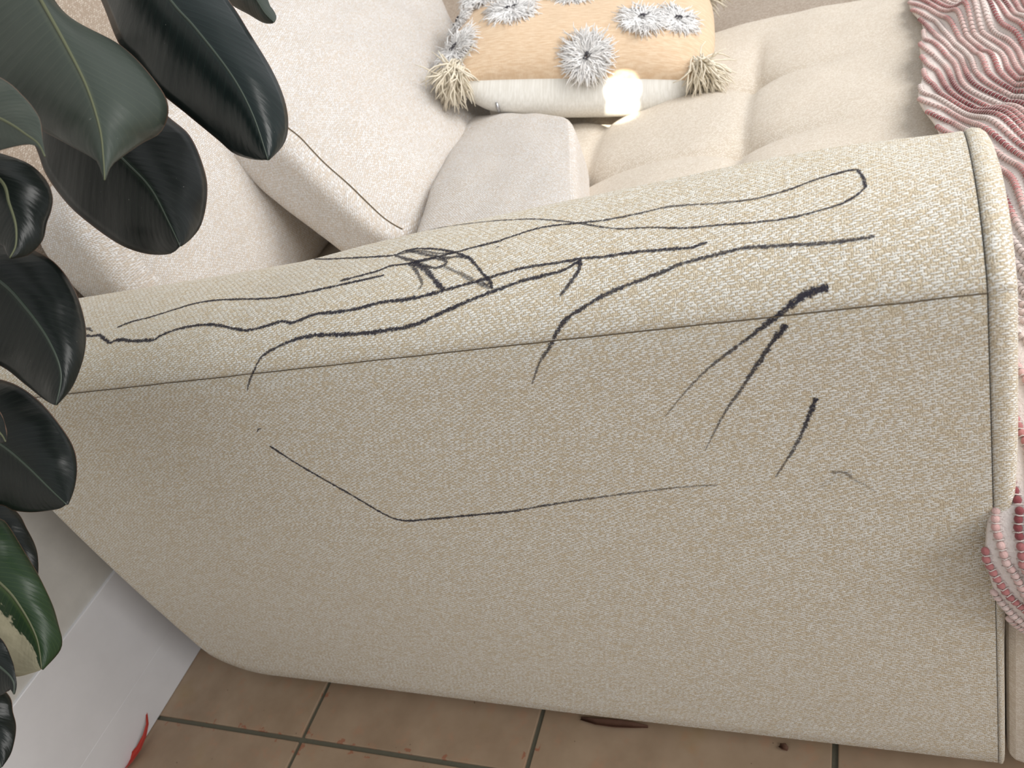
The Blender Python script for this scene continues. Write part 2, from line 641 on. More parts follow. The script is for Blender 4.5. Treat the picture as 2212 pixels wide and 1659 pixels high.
xs = []
nx_ = 150
for i in range(nx_ + 1):
    xs.append(lerp(XR + 0.012, XF, i / nx_))
xs = [XR, XR + 0.0012, XR + 0.004, XR + 0.008] + xs
P, UV = [], []
for x in xs:
    pr = arm_profile(x)
    shrink = 0.0
    e = (x - XR) / 0.014
    if e < 1:
        shrink = 0.012 * (1 - math.sqrt(max(0.0, 1 - (1 - e) ** 2)))
    row, uvr, acc = [], [], 0.0
    for k, (y, z) in enumerate(pr):
        if k:
            acc += math.hypot(y - pr[k - 1][0], z - pr[k - 1][1])
        yy = y + shrink if y < 0.08 else y - shrink
        row.append(Vector((x, yy, z)))
        # anchor the weave at the seam so both panels run straight
        uvr.append((x + 2.0, acc + 1.0))
    off = 0.0
    P.append(row)
    UV.append(uvr)
# straight weave rows on the outer panel: v from height
for r, u in zip(P, UV):
    for k in range(len(r)):
        if k <= 30:
            u[k] = (u[k][0], 1.0 + r[k].z)
    base = 1.0 + ZS
    acc = base
    for k in range(31, len(r)):
        acc += (r[k] - r[k - 1]).length
        u[k] = (u[k][0], acc)
arm_me = grid_mesh('arm', P, UV, flip=True)
arm = link('arm', arm_me, M_ARM)
adopt(arm, sofa)
arm['label'] = 'broad cream tweed arm covered in dark marker scribbles'
bvh_arm = BVHTree.FromPolygons([v.co for v in arm_me.vertices], [tuple(p.vertices) for p in arm_me.polygons])
# rear cap
rear = [Vector(p) for p in P[0]]
me = pymesh('rear_panel', rear, [tuple(range(len(rear)))], [(p.y, p.z) for p in rear])
adopt(link('rear_panel', me, M_ARM, sm=False), arm)
# front panel: soft bulged end
ring = [Vector(p) for p in P[-1]]
cen = Vector((XF, 0.087, 0.33))
Pn, Un = [], []
ins_ = [0.0022, 0.0008, -0.0002, -0.0008, 0.0, 0.0022, 0.0062, 0.013, 0.025, 0.045, 0.075, 0.0869]
xo = [0.0002, 0.0008, 0.0022, 0.0055, 0.0095, 0.0125, 0.0148, 0.0162, 0.0172, 0.0178, 0.018, 0.018]
racc = [0.0]
for p, q in zip(ring, ring[1:]):
    racc.append(racc[-1] + (q - p).length)
acc = 0.0
for r_, (ins, dx) in enumerate(zip(ins_, xo)):
    if r_:
        acc += math.hypot(ins - ins_[r_ - 1], dx - xo[r_ - 1])
    row, ur = [], []
    for k_, p in enumerate(ring):
        d = p - cen
        dx2 = dx * lerp(0.42, 1.0, smooth(0.22, 0.5, p.z))
        q = Vector((XF + dx2, cen.y + math.copysign(max(0.0, abs(d.y) - ins), d.y), cen.z + math.copysign(max(0.0, abs(d.z) - ins), d.z)))
        row.append(q)
        ur.append((3 + acc, racc[k_]))
    Pn.append(row)
    Un.append(ur)
fp = link('front_panel', grid_mesh('front_panel', Pn, Un, flip=True), M_ARM)
adopt(fp, arm)
path = [Vector((x_, 0.0001, ZS - 0.0001)) for x_ in xs[4::3]]
path = [p + Vector((0, 0.0002 * math.sin(p.x * 190), 0.0006 * fbm((p.x, 0, 0), 30))) for p in path]
V, F = tube_data(path, 0.0004, 5)
adopt(link('top_seam', pymesh('top_seam', V, F), M_SEAM), arm)
# ear where the welt folds over at the top corner
ear = []
for k in range(9):
    a = k / 8
    ear.append(Vector((XF + 0.004 + 0.004 * math.sin(a * 3.14), 0.100 + 0.062 * a, 0.6115 - 0.030 * a ** 2.2)))
V, F = tube_data(ear, [0.003, 0.005, 0.006, 0.0065, 0.0065, 0.006, 0.0055, 0.005, 0.003], 8)
adopt(link('welt_fold', pymesh('welt_fold', V, F, [(v.y * 1.0 + 5, v.z + v.x) for v in V]), M_ARM), arm)

# sofa body
box('back_frame', (-1.04, -0.965, 0.176, 2.0, 0.05, 0.95), M_TAN, sofa, 0.03, 4)
box('seat_base', (-0.97, 0.33, 0.176, 2.0, 0.05, 0.345), M_SEAT, sofa, 0.01, 2)
for x, y in ((-0.9, 0.06), (-0.02, 0.08), (-0.9, 1.9), (0.26, 1.9)):
    box('foot', (x - 0.025, x + 0.025, y - 0.025, y + 0.025, 0.0, 0.06), M_FOOT, sofa, 0.004)
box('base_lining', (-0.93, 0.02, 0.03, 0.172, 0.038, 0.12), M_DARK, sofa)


def uv_box(o, s=1.0):
    me = o.data
    lay = me.uv_layers.get('UVMap') or me.uv_layers.new(name='UVMap')
    for p in me.polygons:
        n = p.normal
        ax = max(range(3), key=lambda k: abs(n[k]))
        for li in p.loop_indices:
            c = me.vertices[me.loops[li].vertex_index].co
            lay.data[li].uv = ((c.y, c.z), (c.x, c.z), (c.x, c.y))[ax]


for o in list(sofa.children):
    if o.name.split('.')[0] in ('back_frame', 'seat_base'):
        uv_box(o)
# front section of the base, its side showing past the arm's front
fb = box('chaise_base', (0.0425, 0.33, 0.002, 0.172, 0.035, 0.345), M_SEAT, sofa, 0.012, 3)
uv_box(fb)

# ---- marker strokes on the arm
Z1 = lambda x, y: (500 + x / 2.765, 340 + y / 2.765)
Z2 = lambda x, y: (150 + x / 2.949, 500 + y / 2.949)
Z3 = lambda x, y: (1100 + x / 2.127, 320 + y / 2.127)
ID = lambda x, y: (x, y)
# (width at start, width at end, ink at start, ink at end, points)
STROKES = [
    (3.5, 5, .75, .9, [(664.6, 558.8), (700, 549), (753, 535.5), (815, 521), (880, 506), (970, 489), (1060, 478), (1110, 475), (1151, 473.5), (1205, 477), (1260, 484), (1302, 491), (1344, 494.5), (1405, 491.6), (1476, 493), (1546, 487), (1640, 480), (1711, 470), (1767, 456), (1819, 440), (1852, 421), (1869, 406)]),
    (7, 4.5, .95, .7, [(1869, 406), (1866, 388), (1856, 370), (1843, 367), (1805, 376), (1758, 390), (1702, 411), (1640, 428), (1590, 436)]),
    (5, 6, .55, .85, [(1600, 434), (1546, 440), (1452, 446), (1382, 461), (1311, 475), (1250, 482)]),
    (6, 6, .9, .9, [(1250, 482), (1170, 492), (1100, 513), (1078, 521), (1042, 530), (988, 544), (952, 553), (916, 561), (880, 570), (843, 575), (818, 585), (789, 593), (735, 607)]),
    (5, 6, .9, .9, [(664.6, 558.8), (690, 560), (717, 559.5), (771, 557), (825, 554), (851, 551.6), (880, 541), (916, 537), (963, 541), (1006, 553), (1024, 568), (1042, 589.5), (1058, 607), (1064, 624)]),
    (8, 7, .75, .75, [Z1(975, 585), Z1(1040, 605), Z1(1120, 625), Z1(1200, 605), Z1(1270, 612), Z1(1282, 640), Z1(1210, 660), Z1(1140, 640), Z1(1090, 622)]),
    (8, 7, .6, .8, [Z1(1000, 580), Z1(1080, 565), Z1(1180, 585), Z1(1290, 600), Z1(1360, 590), Z1(1420, 605)]),
    (7, 6, .6, .6, [Z1(1040, 560), Z1(1130, 560), Z1(1250, 575), Z1(1330, 572)]),
    (9, 5, .8, .45, [Z1(1060, 632), Z1(1095, 662), Z1(1125, 715), Z1(1140, 765), Z1(1115, 785)]),
    (9, 11, .85, .9, [Z1(1080, 630), Z1(1160, 670), Z1(1215, 735), Z1(1272, 797)]),
    (7, 9, .45, .6, [Z1(1270, 655), Z1(1350, 685), Z1(1440, 735), Z1(1540, 775), Z1(1560, 780)]),
    (5, 5, .6, .5, [Z1(1500, 745), Z1(1530, 765), Z1(1560, 745)]),
    (6, 5, .7, .7, [Z2(100, 615), Z2(130, 622), Z2(150, 637)]),
    (6, 7, .9, .9, [Z2(90, 660), Z2(140, 667), Z2(190, 660), Z2(225, 685), Z2(260, 710), Z2(290, 696), Z2(330, 690), Z2(400, 698), Z2(480, 695), Z2(545, 690)]),
    (5, 8, .9, .95, [Z2(545, 690), Z2(600, 655), Z2(720, 615), Z2(850, 595), Z2(950, 598), Z2(1050, 620), Z2(1130, 630), Z2(1220, 612), Z2(1290, 590), Z2(1370, 572), Z2(1410, 585), Z2(1480, 560), Z2(1580, 525), Z2(1700, 515), Z2(1850, 488), Z2(2000, 450), Z2(2100, 440), Z1(1106, 838), Z1(1270, 795)]),
    (6.5, 6.5, .9, .9, [Z1(1270, 795), Z1(1450, 745), Z1(1560, 712), Z1(1750, 660), Z1(1950, 630), Z1(2090, 605), (1300, 555), Z3(560, 480), Z3(700, 468), Z3(830, 458), Z3(880, 443), Z3(912, 433)]),
    (3, 8, .7, .95, [Z2(1135, 1015), Z2(1145, 960), Z2(1180, 880), Z2(1230, 795), Z2(1330, 735), Z2(1450, 685), Z2(1580, 658)]),
    (8, 7, .95, .9, [Z2(1580, 658), Z2(1700, 658), Z2(1900, 645), Z2(2050, 625), (900, 700), Z1(1250, 930), Z1(1400, 865), Z1(1550, 805), Z1(1750, 735), Z1(1950, 685), Z1(2040, 645), Z1(2090, 612)]),
    (9, 6, .95, .7, [Z3(330, 515), Z3(315, 570), Z3(280, 620), Z3(235, 680)]),
    (8, 8, .75, .85, [Z3(1680, 405), Z3(1560, 425), Z3(1400, 440), Z3(1250, 448), Z3(1080, 460), Z3(950, 490), Z3(800, 530), Z3(650, 590), Z3(480, 655), Z3(350, 725), Z3(270, 780), Z3(230, 825)]),
    (9, 2.5, .9, .5, [Z3(230, 825), Z3(190, 905), Z3(140, 985), Z3(105, 1085)]),
    (17, 8, 1, .85, [Z3(1468, 640), Z3(1400, 655), Z3(1330, 695), Z3(1240, 765), Z3(1120, 855)]),
    (8, 2, .85, .3, [Z3(1120, 855), Z3(1000, 945), Z3(900, 1025), Z3(800, 1130), Z3(715, 1235)]),
    (12, 2, 1, .4, [Z3(1275, 810), Z3(1210, 890), Z3(1140, 995), Z3(1070, 1100), Z3(1000, 1200), Z3(950, 1290), Z3(900, 1390)]),
    (10, 3, 1, .5, [Z3(1410, 1146), Z3(1370, 1250), Z3(1320, 1360), Z3(1270, 1440), Z3(1225, 1510)]),
    (9, 6, .35, .4, [Z3(1480, 1490), Z3(1540, 1488), Z3(1580, 1520)]),
    (5, 3, .35, .15, [Z3(1580, 1520), Z3(1640, 1550), Z3(1690, 1580)]),
    (12, 12, .08, .08, [Z3(1430, 1560), Z3(1480, 1525), Z3(1570, 1480)]),
    (5, 5, .9, .85, [(583, 963), (640, 1000), (700, 1035), (770, 1075), (830, 1110), (860, 1122), (890, 1124), (960, 1118), (1100, 1105)]),
    (5, 4, .8, .35, [(1100, 1105), (1250, 1080), (1400, 1060), (1480, 1051), (1550, 1047)]),
    (4.5, 6, .9, .95, [Z2(305, 612), Z2(400, 575), Z2(520, 545), Z2(680, 495), Z2(800, 460), Z2(920, 440), Z2(1050, 433), Z2(1250, 428), Z2(1400, 410), Z2(1550, 380), Z2(1750, 335), Z2(2005, 280)]),
    (3, 4, .8, .8, [Z2(1197, 1275), Z2(1205, 1258), Z2(1222, 1255)]),
    (4, 5, .9, .9, [Z1(1578, 545), Z1(1600, 532)]),
    (3, 3, .9, .9, [Z2(1592, 229), Z2(1602, 226)]),
]


def stroke(w0, w1, a0, a1, pts):
    q = catmull(pts, 5)
    pos = []
    for u, v in q:
        h = bvh_arm.ray_cast(CAM, ray(u, v).normalized())
        if h[0] is not None:
            pos.append((h[0], h[1]))
    if len(pos) < 2:
        return
    V, F, UVs, INK = [], [], [], []
    n = len(pos)
    cols = (-1.0, -0.4, 0.4, 1.0)
    run = 0.0
    for i, (p, nr) in enumerate(pos):
        if nr.dot(CAM - p) < 0:
            nr = -nr
        t = (pos[min(i + 1, n - 1)][0] - pos[max(0, i - 1)][0]).normalized()
        side = nr.cross(t).normalized()
        if i:
            run += (p - pos[i - 1][0]).length
        f = i / (n - 1)
        d = (p - CAM).dot(RF)
        wd = lerp(w0, w1, f) * 1.65 * d / FPX * 0.5 * (1 + 0.22 * math.sin(run * 310 + w0) * math.sin(run * 131))
        wd *= 1 / max(0.55, abs(side.dot(RX)) * 0.0 + 1)
        if i in (0, n - 1):
            wd *= 0.6
        for c in cols:
            s = p + side * (c * wd)
            hit = bvh_arm.find_nearest(s)
            V.append(hit[0] + nr * 0.00035)
            UVs.append((c, run))
            INK.append(lerp(a0, a1, f))
    for i in range(n - 1):
        for k in range(3):
            a = i * 4 + k
            F.append((a, a + 1, a + 5, a + 4))
    me = pymesh('marker_stroke', V, F, UVs)
    at_ = me.attributes.new('ink', 'FLOAT', 'POINT')
    at_.data.foreach_set('value', INK)
    o = link('marker_stroke', me, M_INK)
    o['label'] = 'dark marker line'
    adopt(o, arm)


for s in STROKES:
    stroke(*s)


# ------------------------------------------------------------------ seat cushions
def heightfield_cushion(name, x0, x1, ymin, y1, ztop, zlow, zf, mat, nx=110, ny=110, edge=0.03):
    """closed cushion: top surface zf(x,y) with rounded borders down to zlow"""
    P, UV = [], []
    fr = [0.0, 0.0, 0.004, 0.012, 0.024, 0.04] + [lerp(0.06, 0.94, k / (ny - 1)) for k in range(ny)] + [0.96, 0.976, 0.988, 0.996, 1.0, 1.0]
    fx = [0.0, 0.0, 0.004, 0.012, 0.024, 0.04] + [lerp(0.06, 0.94, k / (nx - 1)) for k in range(nx)] + [0.96, 0.976, 0.988, 0.996, 1.0, 1.0]
    for i, a in enumerate(fx):
        x = lerp(x0, x1, a)
        row, ur = [], []
        y0 = ymin(x)
        for j, b in enumerate(fr):
            y = lerp(y0, y1, b)
            d = min(x - x0, x1 - x, y - y0, y1 - y)
            k = min(1.0, max(0.0, d / edge))
            z = zf(x, y) - edge * 0.9 * (1 - math.sqrt(max(0.0, 1 - (1 - k) ** 2)))
            if i in (0, len(fx) - 1) or j in (0, len(fr) - 1):
                z = zlow
            row.append(Vector((x, y, z)))
            ur.append((x, y + (0.1 if z == zlow else 0)))
        P.append(row)
        UV.append(ur)
    return link(name, grid_mesh(name, P, UV, flip=True), mat)


TX, TY = (-0.635, -0.415, -0.192), (0.405, 0.605, 0.812)


def tuft(x, y):
    z = 0.432
    am = (1 - 0.92 * smooth(-0.19, 0.0, x)) * (1 - smooth(0.88, 1.0, y))
    zz = z
    dx = min((abs(x - t), t) for t in TX)
    dy = min((abs(y - t), t) for t in TY)
    gx = max(0.0, 1 - dx[0] / 0.11)
    gy = max(0.0, 1 - dy[0] / 0.10)
    puff = (1 - gx ** 2.2) * (1 - gy ** 2.2)
    z -= 0.017 * (1 - puff ** 0.6)
    # pulled-in points and the creases running between them
    r = math.hypot(dx[0], dy[0] * 1.1)
    z -= 0.016 * math.exp(-(r / 0.030) ** 1.5)
    z -= 0.007 * math.exp(-dx[0] / 0.008) * math.exp(-(dy[0] / 0.075) ** 2)
    z -= 0.008 * math.exp(-dy[0] / 0.008) * math.exp(-(dx[0] / 0.085) ** 2)
    return zz + (z - zz) * am - 0.008 * smooth(-0.19, 0.0, x) + 0.005 * fbm((x, y, 0), 6)


sc1 = heightfield_cushion('seat_cushion', -0.955, 0.34, lambda x: lerp(0.178, 0.03, smooth(0.058, 0.075, x)), 1.035, 0.43, 0.35, tuft, M_SEAT, 150, 150)
tag(sc1, 'beige tufted seat cushion with button dimples, next to the scribbled arm', 'cushion')
sc2 = heightfield_cushion('seat_cushion', -0.955, 0.34, lambda x: 1.045, 1.95, 0.41, 0.35, lambda x, y: 0.405 + 0.006 * fbm((x, y, 3), 4), M_TAN, 50, 50)
tag(sc2, 'darker tan twill seat cushion behind the peach pillow', 'cushion')


# ------------------------------------------------------------------ loose cushions
def cage_cushion(name, fc, nvec, mat, n=36, k=5.0, puff=0.0, wob=0.01, seed=0.0, dents=(), uvs=1.0):
    """fc: front-face corners BL BR TR TL (world), nvec: vector to the back face.
    A rounded block bent through the eight corners; weave laid per face in metres."""
    fc = [Vector(c) for c in fc]
    nvec = Vector(nvec)
    bm = bmesh.new()
    uvl = bm.loops.layers.uv.new('UVMap')
    W = (fc[1] - fc[0]).length
    H = (fc[3] - fc[0]).length
    T = nvec.length
    nn = -nvec.normalized()

    def mapp(p):
        s = (abs(p[0]) ** k + abs(p[1]) ** k + abs(p[2]) ** k) ** (1 / k)
        q = [c / s for c in p]
        a, b = (q[0] + 1) / 2, (q[1] + 1) / 2
        f = fc[0] * (1 - a) * (1 - b) + fc[1] * a * (1 - b) + fc[2] * a * b + fc[3] * (1 - a) * b
        w_ = f + nvec * ((1 - q[2]) / 2)
        pf = puff * (1 - min(1, abs(q[0])) ** 2) * (1 - min(1, abs(q[1])) ** 2)
        w_ = w_ + nn * (pf * q[2])
        d = wob * fbm((w_.x + seed, w_.y, w_.z), 7, 3)
        w_ = w_ + nn * (d * q[2])
        for (c, rad, dep) in dents:
            w_ = w_ - nn * (dep * math.exp(-((w_ - Vector(c)).length / rad) ** 2))
        return w_
    faces = [((1, 0, 0), (0, 1, 0), (0, 0, 1), W, H), ((-1, 0, 0), (0, 1, 0), (0, 0, -1), W, H),
             ((0, 0, -1), (0, 1, 0), (1, 0, 0), T, H), ((0, 0, 1), (0, 1, 0), (-1, 0, 0), T, H),
             ((1, 0, 0), (0, 0, -1), (0, 1, 0), W, T), ((1, 0, 0), (0, 0, 1), (0, -1, 0), W, T)]
    for fi, (ea, eb, ec, la, lb) in enumerate(faces):
        vs = {}
        for i in range(n + 1):
            for j in range(n + 1):
                a, b = math.tan((i / n * 2 - 1) * math.pi / 4), math.tan((j / n * 2 - 1) * math.pi / 4)
                p = [ea[t] * a + eb[t] * b + ec[t] for t in range(3)]
                vs[i, j] = (bm.verts.new(mapp(p)), ((i / n * la + fi * 1.7) * uvs, (j / n * lb) * uvs))
        for i in range(n):
            for j in range(n):
                q = [vs[i, j], vs[i + 1, j], vs[i + 1, j + 1], vs[i, j + 1]]
                f = bm.faces.new([t[0] for t in q])
                for l, t in zip(f.loops, q):
                    l[uvl].uv = t[1]
    bmesh.ops.remove_doubles(bm, verts=list(bm.verts), dist=1e-5)
    me = bpy.data.meshes.new(name)
    bm.to_mesh(me)
    bm.free()
    return link(name, me, mat), mapp


# back cushion standing next to the arm, mostly in the shade of the one in front
ba, _ = cage_cushion('back_cushion', [(-0.795, 0.185, 0.43), (-0.795, 0.74, 0.43), (-0.84, 0.72, 0.72), (-0.84, 0.19, 0.72)], (-0.118, 0, -0.005), M_CUSH, 30, 5, 0.02, 0.008, 3.0)
tag(ba, 'cream back cushion standing against the sofa back, shaded, behind the black leaves', 'cushion')

# big loose cushion flopped forward over it
BF = [on(905, 545, 0, -0.56), on(1090, 262, 0, -0.62), on(925, -110, 0, -0.84), on(300, 30, 0, -0.88)]
nb = (BF[1] - BF[0]).cross(BF[3] - BF[0]).normalized()
bb, mapb = cage_cushion('back_cushion', BF, -nb * 0.105, M_CUSH, 44, 6, 0.03, 0.010, 9.0)
tag(bb, 'largest cream cushion, slumped forward beside the peach pillow, with a visible edge seam', 'cushion')
seam = []
for i in range(60):
    b = lerp(-0.985, 0.9, i / 59)
    seam.append(mapb((-0.985, b, 0.93)) + nb * 0.0)
V, F = tube_data(seam, 0.0011, 5)
adopt(link('edge_seam', pymesh('edge_seam', V, F), M_SEAM), bb)

# plump low cushion on the seat in front of it
CF = [on(860, 560, 2, 0.505), on(1246, 560, 2, 0.505), on(1238, 238, 2, 0.485), on(1000, 238, 2, 0.485)]
cc, _ = cage_cushion('seat_bolster', CF, (0.0, 0.0, -0.085), M_CUSH, 34, 8, 0.010, 0.007, 5.0)
tag(cc, 'low plump cream cushion lying on the seat against the inside of the arm', 'cushion')

# ------------------------------------------------------------------ peach pillow
EX = Vector((0.93, 0.15, -0.30)).normalized()
EY = Vector((-0.60, 0.85, 0.30))
EY = (EY - EX * EY.dot(EX)).normalized()
PM = Matrix((EX, EY, EX.cross(EY))).transposed()
PC = Vector((-0.44, 0.77, 0.497)) + EY * 0.155
pill = empty('throw_pillow', (PC.x, PC.y, 0.42))
tag(pill, 'peach throw pillow with white fringed tufts and ecru corner tassels', 'pillow')
HW, HH = 0.212, 0.155


def pillow_pt(a, b, up):
    ea, eb = abs(a), abs(b)
    rim = max(0.0, (1 - ea ** 3.2)) ** 0.5 * max(0.0, (1 - eb ** 3.2)) ** 0.5
    pin = 1 - 0.05 * (1 - ea * ea) * eb ** 2 - 0.0
    x = a * HW * (1 - 0.05 * (1 - eb * eb) * 0 - 0.06 * eb ** 2 * 0)
    x *= 1 - 0.13 * eb ** 3
    y = b * HH * (1 - 0.05 * (1 - ea ** 2) * eb ** 3)
    z = (0.055 if up else -0.085) * rim
    z += 0.004 * fbm((a + 3, b, up), 2.2) * rim
    if not up:
        y -= 0.085 * max(0.0, 1 - eb) ** 0.5 * math.exp(-(1 + b) / 0.25) * 2 * (1 - ea ** 6)
    return PC + PM @ Vector((x, y, z))


def pillow_side(up):
    n = 56
    P, UV = [], []
    for i in range(n + 1):
        a = math.sin((i / n - .5) * math.pi)
        P.append([pillow_pt(a, math.sin((j / n - .5) * math.pi), up) for j in range(n + 1)])
        UV.append([(a * HW + 1, math.sin((j / n - .5) * math.pi) * HH + 1) for j in range(n + 1)])
    return P, UV


P, UV = pillow_side(True)
top_me = grid_mesh('top_panel', P, UV, flip=True)
tp = adopt(link('top_panel', top_me, M_PEACH), pill)
P, UV = pillow_side(False)
bot_me = grid_mesh('back_panel', P, UV)
bp = adopt(link('back_panel', bot_me, M_BACKING), pill)
bp['label'] = 'off-white underside'
bvh_p = BVHTree.FromPolygons([v.co for v in top_me.vertices], [tuple(p.vertices) for p in top_me.polygons])


def strand(V, F, p0, d, nr, length, r, droop, sides=3, seg=4, curl=0.3):
    p, path = p0.copy(), [p0.copy()]
    dd = d.copy()
    for k in range(seg):
        dd = (dd + nr * (-droop / seg) + Vector((random.gauss(0, 1), random.gauss(0, 1), random.gauss(0, 1))) * (curl / seg)).normalized()
        p = p + dd * (length / seg)
        path.append(p.copy())
    tube_data(path, [r, r, r * 0.95, r * 0.8, r * 0.4][:seg + 1], sides, V, F)


def fringe(c, nr, rad, count=850, mat=M_FRINGE, parent=None, squash=1.0):
    V, F = [], []
    tx = nr.orthogonal().normalized()
    ty = nr.cross(tx)
    for k in range(count):
        a = random.uniform(0, 2 * math.pi)
        d = tx * math.cos(a) + ty * math.sin(a)
        r0 = random.uniform(0.03, 0.6) * rad
        lift = random.uniform(0.05, 0.7)
        a2 = a + random.gauss(0, 0.55)
        d2 = tx * math.cos(a2) + ty * math.sin(a2)
        strand(V, F, c + d * r0 + nr * 0.002, (d2 + nr * lift).normalized(), nr, rad * random.uniform(0.35, 0.7), 0.0010, lift * 1.9 + 0.25, 3, 4, 0.75)
    o = link('fringe_tuft', pymesh('fringe_tuft', V, F), mat)
    adopt(o, parent)
    # knotted centre
    V, F = [], []
    for k in range(9):
        a = random.uniform(0, 6.28)
        b = tx * math.cos(a) + ty * math.sin(a)
        s = c + nr * 0.007 + tx * random.gauss(0, rad * 0.13) + ty * random.gauss(0, rad * 0.05)
        tube_data([s - b * 0.003, s + nr * 0.0015, s + b * 0.003], 0.0009, 4, V, F)
    k_ = link('centre_stitch', pymesh('centre_stitch', V, F), M_STITCH)
    k_['label'] = 'dark grey centre stitches'
    adopt(k_, o)
    return o


for u, v, rad in ((1105, 22, 0.048), (1267, 122, 0.046), (1385, 42, 0.042), (985, 108, 0.046), (950, 18, 0.036), (1462, 45, 0.040), (1240, -12, 0.044), (1035, -45, .045), (1400, -50, .04)):
    h = bvh_p.ray_cast(CAM, ray(u, v).normalized())
    if h[0] is None:
        h = bvh_p.find_nearest(at(u, v, (PC - CAM).dot(RF)))
    nr = h[1] if h[1].dot(CAM - h[0]) > 0 else -h[1]
    fringe(h[0], nr, rad, parent=pill)


def tassel(c, d, length, parent, seed):
    random.seed(seed)
    V, F = [], []
    for k in range(230):
        off = Vector((random.gauss(0, .006), random.gauss(0, .006), random.gauss(0, .006)))
        dd = (d + Vector((random.gauss(0, .42), random.gauss(0, .42), random.gauss(0, .3)))).normalized()
        strand(V, F, c + off, dd, Vector((0, 0, 1)), length * random.uniform(.7, 1.15), 0.0016, 0.9, 3, 4, 0.9)
    o = link('tassel', pymesh('tassel', V, F), M_TASSEL)
    o['label'] = 'ecru yarn tassel'
    adopt(o, parent)


tassel(at(985, 150, (pillow_pt(-.97, -.97, True) - CAM).dot(RF) - 0.01), Vector((-0.45, -0.5, -0.25)), 0.055, pill, 11)
tassel(at(1515, 140, (pillow_pt(.97, -.97, True) - CAM).dot(RF) - 0.005), Vector((0.4, -0.55, -0.35)), 0.05, pill, 12)
tassel(pillow_pt(-.97, .97, True), Vector((-0.6, 0.5, -0.1)), 0.06, pill, 13)
tassel(pillow_pt(.97, .97, True), Vector((0.6, 0.5, -0.1)), 0.06, pill, 14)
# zip pull on the underside near the left corner
bvh_b = BVHTree.FromPolygons([v.co for v in bot_me.vertices], [tuple(p.vertices) for p in bot_me.polygons])
zp = bvh_b.find_nearest(at(1070, 222, (pillow_pt(-.6, -1, False) - CAM).dot(RF)))[0]
V, F = tube_data([zp, zp + Vector((0, -0.002, -0.008)), zp + Vector((0, -0.002, -0.016))], [0.0016, 0.0028, 0.0022], 6)
o = adopt(link('zip_pull', pymesh('zip_pull', V, F), M_METAL), pill)
o['label'] = 'small metal zip pull'

# ------------------------------------------------------------------ blanket
blan = empty('throw_blanket', (0.16, 0.3, 0.44))
tag(blan, 'pink and white chunky woven throw blanket draped over the seat front', 'blanket')
PATH = [(1.45, .425), (1.1, .430), (.8, .438), (.55, .443), (.4, .446), (.28, .447), (.19, .447), (.13, .446), (.08, .441), (.035, .429), (.0, .410), (-.018, .385), (-.022, .35), (-.018, .31), (-.006, .27), (.0, .235)]
pp = resample(PATH, 200)
plen = [0.0]
for a, b in zip(pp, pp[1:]):
    plen.append(plen[-1] + math.hypot(b[0] - a[0], b[1] - a[1]))
LEN = plen[-1]


def path_at(t):
    s = min(max(t, 0), 1) * 199
    i = min(198, int(s))
    f = s - i
    return lerp(pp[i][0], pp[i + 1][0], f), lerp(pp[i][1], pp[i + 1][1], f)


def xleft(t):
    y, z = path_at(t)
    e = 0.026 + 0.012 * smooth(.55, .35, y) + 0.005 * math.sin(y * 17 + 1) + 0.003 * math.sin(y * 41)
    if y < .17:
        # the part hanging over the front corner of the arm
        hx = table([(.235, .064), (.26, .056), (.29, .047), (.32, .038), (.35, .031), (.38, .027), (.40, .030), (.43, .044), (.455, .062)], z)
        e = lerp(hx, e, smooth(0.12, 0.17, y))
    return e


def blanket_pt(s, t):
    """s 0..1 across from the left hem, t 0..1 along"""
    y, z = path_at(t)
    y2, z2 = path_at(t + 0.004)
    ty, tz = y2 - y, z2 - z
    L = math.hypot(ty, tz) or 1
    ny, nz = tz / L, -ty / L            # outward normal of the path
    if nz < 0 and abs(nz) > abs(ny):
        ny, nz = -ny, -nz
    x0 = xleft(t)
    x = x0 + s * 0.22
    h = 0.011 + 0.006 * math.sin(x * 62 + y * 26 + 2 * math.sin(y * 9)) + 0.020 * fbm((x, y * .8, z), 7, 2)
    h += 0.005 * math.sin(y * 40 - x * 50)
    hang = smooth(.12, .0, y)
    h = lerp(h, 0.35 * h + 0.006, hang)
    h = max(h, 0.004) * (0.35 + 0.65 * smooth(0.0, 0.3, s))
    # rolled left hem
    e = max(0.0, 1 - s / 0.07)
    h = h * (1 - e ** 3) + 0.000
    return Vector((x - 0.004 * math.sin(e * 3.1), y + ny * h, z + nz * h))


NS, NTT = 54, 190
P = [[blanket_pt(j / NS, i / NTT) for j in range(NS + 1)] for i in range(NTT + 1)]
UV = [[(j / NS * .22, i / NTT * LEN) for j in range(NS + 1)] for i in range(NTT + 1)]
kn = link('knit_ground', grid_mesh('knit_ground', P, UV, flip=True), M_KNIT)
adopt(kn, blan)
sol = kn.modifiers.new('thickness', 'SOLIDIFY')
sol.thickness = 0.003
sol.offset = -1

